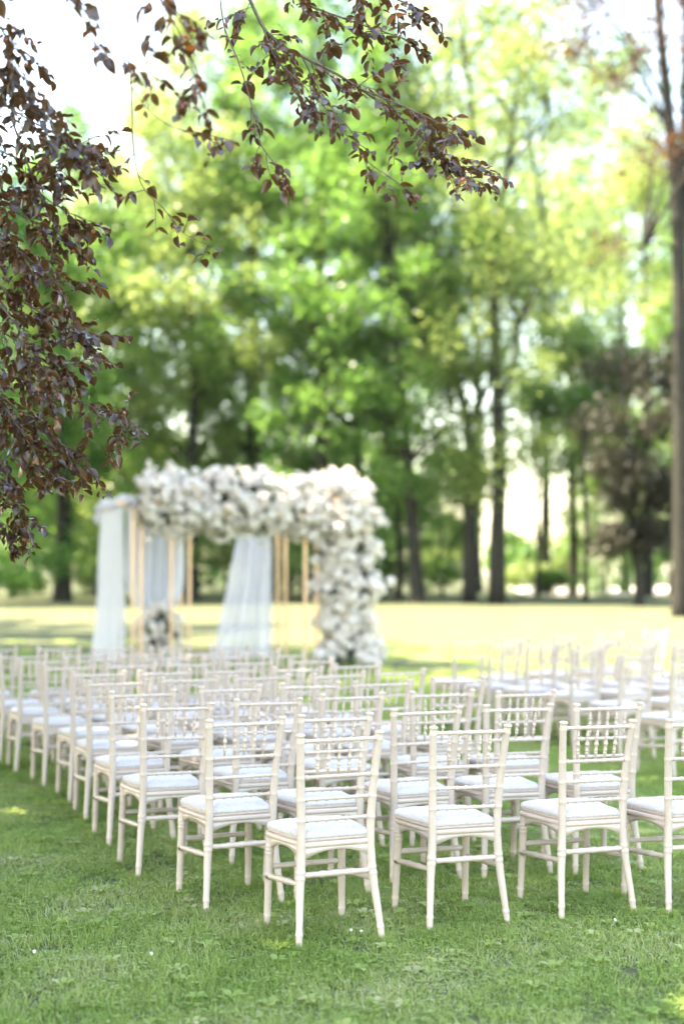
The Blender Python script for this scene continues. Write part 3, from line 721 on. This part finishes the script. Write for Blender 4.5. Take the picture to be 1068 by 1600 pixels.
CUSHIONS = []
def build_chair():
    root = empty('chair', (0, 0, 0))
    P = M['paint']
    for sx in (-1, 1):
        mb = MB(); sp = spline(post_path(sx), 60)
        def rad(z):
            r = np.interp(z, [-.02, .1, .28, .33, .45, .7, .92], [.0138, .0158, .0195, .0205, .0195, .0185, .0165])
            for zk in (.062, .292, .318, .541, .633, .73, .885):
                r += .0024*math.exp(-((z-zk)/.0075)**2)
            return r
        zs = sorted(set([round(q, 4) for q in np.linspace(-.012, .905, 40)] + [zk+dz for zk in (.062, .292, .318, .541, .633, .73, .885) for dz in (-.0125, -.0085, -.004, 0, .004, .0085, .0125)]))
        zs = [z for i, z in enumerate(zs) if i == 0 or z-zs[i-1] > .0015]
        pts = [post_at(sx, max(-.0119, min(.9049, z))) for z in zs]
        rr = [rad(z) for z in zs]
        top = pts[-1]
        pts += [top+Vector((0, -.0006, .004)), top+Vector((0, -.001, .008)), top+Vector((0, -.002, .014)), top+Vector((0, -.002, .019)), top+Vector((0, -.002, .021))]
        rr += [.0150, .0205, .0215, .0150, .0040]
        mb.tube(pts, rr, 12)
        link('rear_leg', mb.mesh('rear_leg', P), root)
        # front leg: turned, with rings under the seat
        mb = MB(); zs = list(np.linspace(-.012, .425, 20)); kn = (.062, .25, .345, .362, .379)
        zs = sorted(zs+[zk+dz for zk in kn for dz in (-.009, -.005, 0, .005, .009)])
        def rf(z):
            r = np.interp(z, [-.02, .1, .3, .43], [.0140, .0165, .0190, .0200])
            for zk in kn: r += .0026*math.exp(-((z-zk)/.005)**2)
            return r
        mb.tube([(sx*np.interp(z, [0, .43], [.187, .178]), np.interp(z, [0, .43], [.372, .352]), z) for z in zs], [rf(z) for z in zs], 12)
        link('front_leg', mb.mesh('front_leg', P), root)
    # back rails with little knots, the top two carry the spindles
    for i, z in enumerate((.890, .730, .633, .541)):
        a, b = post_at(-1, z), post_at(1, z); mb = MB()
        kn = (.08, .22, .36, .5, .64, .78, .92) if i else (.06, .22, .36, .5, .64, .78, .94)
        mb.turned(a, b, .0088 if i < 2 else .0082, kn, 9, 1.38, .006)
        link('back_rail', mb.mesh('back_rail', P), root)
    for k in range(5):
        t = (.22, .36, .5, .64, .78)[k]
        a = post_at(-1, .735).lerp(post_at(1, .735), t); b = post_at(-1, .886).lerp(post_at(1, .886), t); mb = MB()
        def tp(u): return .72+.35*math.exp(-((u-.5)/.30)**2)
        mb.turned(a, b, .0072, (.22, .3, .5, .7, .78), 8, 1.45, .0055, tp)
        link('spindle', mb.mesh('spindle', P), root)
    # stretchers
    for a, b, r, kn in [(post_at(-1, .306), post_at(1, .306), .0128, (.1, .3, .5, .7, .9)),
                        (Vector((-.182, .362, .283)), Vector((.182, .362, .283)), .0128, (.1, .5, .9)),
                        (post_at(-1, .268), Vector((-.183, .364, .243)), .0128, (.08, .36, .64, .92)),
                        (post_at(1, .268), Vector((.183, .364, .243)), .0128, (.08, .36, .64, .92))]:
        mb = MB(); mb.turned(a, b, r, kn, 9, 1.16, .012, lambda u: .78+.3*math.sin(math.pi*u)**.7)
        link('stretcher', mb.mesh('stretcher', P), root)
    # seat outline (trapezoid with rounded front), frame with arched aprons, piping and cushion
    def outline(grow=0.0, n=48):
        pts = []
        corners = [(-.158, -.004, .020), (.158, -.004, .020), (.203, .380, .06), (-.203, .380, .06)]
        m = len(corners)
        for i, (x, y, r) in enumerate(corners):
            p = Vector((x, y, 0)); a = Vector(corners[i-1][:2]+(0,)); b = Vector(corners[(i+1) % m][:2]+(0,))
            pa = p+(a-p).normalized()*r; pb = p+(b-p).normalized()*r
            for k in range(6):
                u = k/5; pts.append(pa.lerp(p, u).lerp(p.lerp(pb, u), u))
            nxt = corners[(i+1) % m]; q = Vector(nxt[:2]+(0,)); qa = q+(p-q).normalized()*nxt[2]
            bulge = .018 if i == 2 else .004 if i != 0 else 0
            nrm = Vector(((q-p).y, -(q-p).x, 0)).normalized()
            for k in range(1, 6):
                u = k/6; pts.append(pb.lerp(qa, u)+nrm*bulge*math.sin(math.pi*u))
        c = Vector((0, .19, 0))
        return [p+(p-c).normalized()*grow for p in pts]
    def loft(rings, cap_bottom=True, cap_top=True):
        mb = MB(); n = len(rings[0])
        for r in rings: mb.v += [Vector(p) for p in r]
        for i in range(len(rings)-1):
            for k in range(n):
                a = i*n+k; b = i*n+(k+1) % n; mb.f.append((a, b, b+n, a+n))
        if cap_bottom: mb.f.append(tuple(reversed(range(n))))
        if cap_top: mb.f.append(tuple((len(rings)-1)*n+k for k in range(n)))
        return mb
    def lift(o, z): return [Vector((p.x, p.y, z)) for p in o]
    frame = loft([lift(outline(-.012), .422), lift(outline(.002), .424), lift(outline(.006), .430), lift(outline(.006), .442), lift(outline(.001), .447)])
    # arched aprons: deep at the legs, shallow in the middle
    def apron(a, b, th):
        a, b = Vector(a), Vector(b); nrm = Vector(((b-a).y, -(b-a).x, 0)).normalized()*th/2; n = 10; b0 = len(frame.v)
        for i in range(n+1):
            u = i/n; p = a.lerp(b, u); zl = .425-.016-.034*abs(2*u-1)**2.2
            frame.v += [p+nrm+Vector((0, 0, .4255)), p-nrm+Vector((0, 0, .4255)), p-nrm+Vector((0, 0, zl)), p+nrm+Vector((0, 0, zl))]
        for i in range(n):
            for k in range(4):
                q = b0+i*4; frame.f.append((q+k, q+(k+1) % 4, q+4+(k+1) % 4, q+4+k))
    apron((-.150, .006, 0), (.150, .006, 0), .018); apron((-.168, .350, 0), (.168, .350, 0), .018)
    apron((-.163, .022, 0), (-.175, .336, 0), .018); apron((.163, .022, 0), (.175, .336, 0), .018)
    link('seat_frame', frame.mesh('seat_frame', P), root)
    # cushion: rounded pillow with a tan lower band
    cz = lambda o, z, s: [Vector((p.x*s, .19+(p.y-.19)*s, z)) for p in o]
    o = outline(-.003)
    cu = loft([cz(o, .459, .99), cz(o, .463, 1.015), cz(o, .471, 1.022), cz(o, .480, 1.005), cz(o, .4885, .945), cz(o, .494, .87), cz(o, .4985, .76), cz(o, .5015, .63), cz(o, .5035, .48), cz(o, .5045, .33), cz(o, .505, .18), cz(o, .5052, .05)])
    flat = [v.copy() for v in cu.v]
    for k in range(5):      # each pad slumps and puckers a little differently, and is dished by use
        rk = random.Random(40+k); ph = [rk.uniform(0, 6.28) for _ in range(6)]; dx, dy = rk.uniform(-.05, .05), rk.uniform(.14, .24)
        for v, f0 in zip(cu.v, flat):
            v.z = f0.z
            if f0.z > .468:
                w = min(1, (f0.z-.468)/.02)
                v.z += w*(.0022*math.sin(f0.x*34+ph[0])*math.sin(f0.y*29+ph[1])+.0014*math.sin(f0.x*71+f0.y*40+ph[2])+.0010*math.sin(f0.y*95-f0.x*50+ph[3]))
                v.z -= w*.0075*math.exp(-((f0.x-dx)**2+(f0.y-dy)**2)/.006)
                ang = math.atan2(f0.y-.19, f0.x); v.z += (1-abs(2*w-1))*.0022*math.sin(ang*17+ph[4])      # puckers along the seam
        CUSHIONS.append(cu.mesh('cushion', M['cushion']))
    co = link('cushion', CUSHIONS[0], root)
    pi_ = loft([cz(o, .4475, .965), cz(o, .449, 1.0), cz(o, .4550, 1.014), cz(o, .4605, 1.0)])
    link('piping', pi_.mesh('piping', M['piping']), co)
    return root

ORD = ['first', 'second', 'third', 'fourth', 'fifth', 'sixth', 'seventh', 'eighth', 'ninth', 'tenth']

def build_chairs():
    proto = build_chair(); rnd = random.Random(3); first = True
    def put(cx, cyy, yaw, label, group):
        nonlocal first
        o = proto if first else copy_tree(proto); first = False
        a = R(yaw)
        o.location = (cx-.045*math.sin(a), cyy+.045*math.cos(a), float(gz(cyy))); o.rotation_euler = (R(rnd.uniform(-1.0, 1.0)), R(rnd.uniform(-1.0, 1.0)), a)
        for ch in o.children:
            if ch.name.startswith('cushion'):
                ch.data = CUSHIONS[rnd.randrange(len(CUSHIONS))]; ch.location = (rnd.uniform(-.004, .004), rnd.uniform(-.004, .006), 0); ch.rotation_euler = (0, 0, R(rnd.uniform(-1.6, 1.6)))
        tag(o, label, 'chair', group)
    for r, row in enumerate(L_CTR):
        for k, (x, y, a) in enumerate(row):
            rw = 'nearest row' if r == 0 else 'farthest row' if r == 9 else '%s row from the camera' % ORD[r]
            put(x, y, a, 'ivory spindle-back chair, %s from the left, %s of the large block' % (ORD[k], rw), 'chairs of the large block left of the aisle')
    for r, row in enumerate(R_CTR):
        for k, (x, y, a) in enumerate(row):
            rw = 'nearest visible row' if r == 0 else 'farthest row' if r == 5 else '%s visible row' % ORD[r]
            put(x, y, a, 'ivory spindle-back chair, %s from the aisle, %s of the block at right' % (ORD[k], rw), 'chairs of the block right of the aisle')
build_chairs()

# ------------------------------------------------------------------ the arbor: copper tubes, sheer drapes and white flowers
def bloom(seed, petals=(4, 6, 8), open_=1.0):
    """a rose of overlapping cupped petals, radius about 1"""
    rnd = random.Random(seed); V, F = [], []
    for ring, n in enumerate(petals):
        R0 = (.28, .58, .9)[ring]*open_; up = (.62, .5, .18)[ring]
        for k in range(n):
            a = 2*math.pi*(k+rnd.uniform(-.15, .15))/n+ring; w = 2.6/n
            b = len(V)
            for (rr, zz, ww) in ((.10, -.2, .5), (R0*.75, up*.45, 1.1), (R0*1.04, up+rnd.uniform(-.08, .08), 1.0)):
                for s in (-1, 1):
                    q = a+s*w*ww*.62; V.append((math.cos(q)*rr, math.sin(q)*rr, zz-(0.08 if s else 0)))
            F += [(b, b+1, b+3, b+2), (b+2, b+3, b+5, b+4)]
    return np.array(V), np.array(F)

def build_arbor():
    rng = np.random.default_rng(8); rnd = random.Random(8)
    yaw = R(20); ox, oy = -3.30, 22.5
    oz = float(gz(23.5))
    root = empty('wedding_arbor', (ox, oy, oz), yaw)
    tag(root, 'copper-tube wedding arbor with pale sheer drapes and masses of white flowers', 'arbor')
    W, D, Ht, t = 3.15, 2.4, 2.62, .042
    posts = [(0, 0), (.13, 0), (0, D), (.14, D), (W-.08, 0), (W-.28, 0), (W, D), (W+.15, D), (.62, 0), (.98, D*.35), (.92, 0.02), (W+.42, .05)]
    for x, y in posts:
        mb = MB(); mb.box((x, y, Ht/2), (t, t, Ht)); link('post', mb.mesh('post', M['copper'], False), root)
    beams = [((W/2+.2, 0, Ht+t/2), (W+.95, t, t)), ((W/2+.06, D, Ht+t/2), (W+.26, t, t)), ((0, D/2, Ht+t/2), (t, D-t-.004, t)), ((W, D/2, Ht+t/2), (t, D-t-.004, t)),
             ((W/2, D, .17), (W-.06, t*.8, t*.8)), ((W/2, D, .03), (W-.06, t*.8, .04)), ((0, D/2, .03), (t*.8, D-.06, .04)), ((W, D/2, .03), (t*.8, D-.06, .04))]
    for c, s in beams:
        mb = MB(); mb.box(c, s); link('beam', mb.mesh('beam', M['copper'], False), root)
    # drapes: gathered cloth panels with real folds
    def drape(fn, nu=60, nv=34):
        V, F = [], []
        for j in range(nv+1):
            for i in range(nu+1): V.append(fn(i/nu, j/nv))
        for j in range(nv):
            for i in range(nu):
                a = j*(nu+1)+i; F.append((a, a+1, a+nu+2, a+nu+1))
        return link('drape', np_mesh('drape', V, F, M['drape'], True), root)
    # left: hangs from the side beam, flares at the foot
    def d1(u, v):
        z = (Ht+.06)*(1-v)+.01; fold = (math.sin(u*31+1.2*math.sin(v*3))+.7*math.sin(u*53+2+v*1.7)+.5*math.sin(u*17+4-v*2.2))*(.018+.035*v)
        y = .62+(D-.58)*u+.55*v**2*(u-.25)
        return (-.04+fold*.8-.12*v*v*u-.05*math.sin(v*5)*u, y, z)
    o = drape(d1); o['label'] = 'pale blue-white drape hanging from the arbor’s left side'
    # middle: gathered low by the small bouquet, then falls to the grass
    def d2(u, v):
        z = (Ht+.03)*(1-v)+.01
        g = 1-.74*math.exp(-((z-.62)/.42)**2)
        return (.50+(u-.5)*.98*g, .55+(.05*math.sin(u*34+v)+.035*math.sin(u*57+1+2*v)+.06*math.sin(u*13+v*4))*g, z)
    drape(d2)
    # right: hangs from the back beam, straight on its right edge and swept out at the left
    def d3(u, v):
        z = (Ht+.03)*(1-v)+.01
        left = W-.70-.55*v**1.15
        return (left+(W-.17-left)*u, D-.06-.10*v+.04*math.sin(u*30+v)+.03*math.sin(u*49+2-2*v)+.05*math.sin(u*11+3*v), z)
    drape(d3)
    # rolled swag over the left side beam
    mb = MB(); pts = spline([(-.02, -.1, Ht+.02), (-.03, .6, Ht+.09), (-.02, 1.4, Ht+.06), (-.03, D-.1, Ht+.10), (-.06, D+.12, Ht+.0), (-.08, D+.14, Ht-.22)], 40)
    mb.tube(pts, [.085+.02*math.sin(i*.9) for i in range(39)]+[.05], 12)
    sw = link('swag', mb.mesh('swag', M['drape']), root)
    # flowers
    def hydrangea(seed):
        rr = random.Random(seed); V, F = [], []
        for i in range(34):     # florets on a dome, each of two crossed rhombs
            z = 1-1.35*(i+.5)/34; a = i*2.399; q = math.sqrt(max(0, 1-z*z)); c = Vector((q*math.cos(a), q*math.sin(a), z))*rr.uniform(.78, 1.0)
            n = c.normalized(); x = n.orthogonal().normalized(); y = n.cross(x); t = rr.uniform(0, 1.5)
            for k in range(2):
                e = (x*math.cos(t+k*1.57)+y*math.sin(t+k*1.57)); f = n.cross(e); b = len(V)
                V += [tuple(c-e*.36), tuple(c+f*.2+n*.06), tuple(c+e*.36), tuple(c-f*.2+n*.06)]; F.append((b, b+1, b+2, b+3))
        return np.array(V), np.array(F)
    var = [bloom(1), bloom(2, (5, 7, 9)), hydrangea(3), bloom(4, (3, 6, 9), .9)]
    ms = [np_mesh('bloom_%d' % i, v, f, M['rose'], True) for i, (v, f) in enumerate(var)]
    msb = [np_mesh('blush_bloom_%d' % i, v, f, M['blush'], True) for i, (v, f) in enumerate(var)]
    def frame_for(n):
        n = Vector(n).normalized(); x = n.orthogonal().normalized(); a = rnd.uniform(0, 6.283)
        x = (x*math.cos(a)+n.cross(x)*math.sin(a)).normalized(); return x, n.cross(x), n
    def mass(name, sample, n, n_obj, leafn, size=(.034, .092)):
        """sample() gives a point on the mass and its outward direction"""
        pts = [sample() for _ in range(n)]
        # florist's greenery under the blooms
        cen = np.array([tuple(p-d*.15) for p, d in (sample() for _ in range(leafn))])
        gm = leaf_cloud(name, cen, np.full(len(cen), .12), 15, .10, M['floral_green'], rng, None, .9, 0)
        g = link(name, gm, root); g['kind'] = 'stuff'
        V, F, nb = [], [], 0
        order = sorted(range(n), key=lambda i: pts[i][1].y+rnd.uniform(-.3, .3))   # those that face the rows first
        chosen = set(order[:n_obj])
        for i, (p, d) in enumerate(pts):
            s = rnd.uniform(*size)*(1.25 if rnd.random() < .15 else 1); x, y, z = frame_for(d+Vector((rnd.gauss(0, .35), rnd.gauss(0, .35), rnd.gauss(.15, .35))))
            m = Matrix(((x.x*s, y.x*s, z.x*s, p.x), (x.y*s, y.y*s, z.y*s, p.y), (x.z*s, y.z*s, z.z*s, p.z), (0, 0, 0, 1)))
            k = rnd.randrange(4)
            if i in chosen:
                o = bpy.data.objects.new('flower', (msb if rnd.random() < .14 else ms)[k]); C.objects.link(o); o.parent = g; o.matrix_local = m
            else:
                mm = np.array(m); v = var[k][0] @ mm[:3, :3].T+mm[:3, 3]; V.append(v); F.append(var[k][1]+nb); nb += len(v)
        fo = link('flowers', np_mesh('flowers', np.concatenate(V), np.concatenate(F), M['rose'], True), g); fo['kind'] = 'stuff'
    def s_beam():
        u = rnd.uniform(.10, W+.88); a = rnd.uniform(0, 6.283)
        k = .43+.035*math.sin(u*4.1)+.03*math.sin(u*9.3+1)
        if rnd.random() < .2: k *= rnd.uniform(1.05, 1.4)
        end = min(1, max(.35, min(u+.12, W+1.10-u)/.35)); k *= end
        d = Vector((rnd.uniform(-.2, .2), math.cos(a), math.sin(a)))
        return Vector((u, math.cos(a)*k*.85, Ht+.03+math.sin(a)*k*1.02)), d
    def s_col():
        z = rnd.uniform(.05, Ht); a = rnd.uniform(0, 6.283)
        k = .42+.06*math.sin(z*5+1)+.05*math.sin(z*11)+.05*(z > 1.9)
        if rnd.random() < .2: k *= rnd.uniform(1.1, 1.4)
        d = Vector((math.cos(a), math.sin(a), rnd.uniform(-.2, .3)))
        return Vector((W+.53+math.cos(a)*k*(1.08)-.05*z+.0, .05+math.sin(a)*k*.8, z)), d
    def s_bq():
        v = Vector((rnd.gauss(0, 1), rnd.gauss(0, 1), rnd.gauss(0, 1))).normalized(); k = rnd.uniform(.8, 1.12)
        return Vector((.50+v.x*.34*k, .35+v.y*.25*k, .62+v.z*.40*k)), v
    mass('beam_greenery', s_beam, 1900, 160, 320)
    mass('column_greenery', s_col, 1300, 105, 220)
    mass('bouquet_greenery', s_bq, 190, 35, 50)
build_arbor()

# ------------------------------------------------------------------ small white clover heads in the grass
def build_clover():
    rnd = random.Random(4)
    spots = [(240, 1503, 'far left of the nearest chair'), (548, 1466, 'beneath the nearest chair, left one of two'), (564, 1468, 'beneath the nearest chair, right one of two'), (955, 1450, 'below the third chair of the nearest row'), (60, 1500, 'near the bottom left corner')]
    for x, y, w in spots:
        d = FPX*CAM_H/(y-897); X = (x-534)/FPX*d
        root = empty('clover_flower', (X, d, 0)); tag(root, 'tiny white clover flower in the grass, ' + w, 'flower', 'clover flowers in the lawn')
        mb = MB(); mb.tube([(0, 0, 0), (.002, 0, .03), (0, .002, .052)], .0009, 5); link('stem', mb.mesh('stem', M['grass']), root)
        V, F, nb = [], [], 0
        for _ in range(34):
            v = Vector((rnd.gauss(0, 1), rnd.gauss(0, 1), rnd.gauss(.3, 1))).normalized(); s = v.orthogonal().normalized()*.0016; c = Vector((0, .002, .056)); b = len(V)
            V += [tuple(c+v*.003-s), tuple(c+v*.003+s), tuple(c+v*.0075+s*.6), tuple(c+v*.0075-s*.6)]; F.append((b, b+1, b+2, b+3))
        link('flower_head', np_mesh('flower_head', V, F, M['rose']), root)
build_clover()

# ------------------------------------------------------------------ thin haze volume, added to lift the darks among the trees
def build_haze():
    m, nt, out = new_mat('thin_haze')
    v = N(nt, 'ShaderNodeVolumePrincipled'); v.inputs['Color'].default_value = (0.95, 0.97, 1.0, 1); v.inputs['Density'].default_value = 0.00008
    v.inputs['Anisotropy'].default_value = 0.2
    nt.links.new(v.outputs[0], out.inputs['Volume'])
    mb = MB(); mb.box((0, 700, 19.5), (1900, 1900, 42)); o = link('haze', mb.mesh('haze', m, False)); tag(o, 'thin haze added over the park to lift the dark tones', 'haze', kind='stuff')
build_haze()
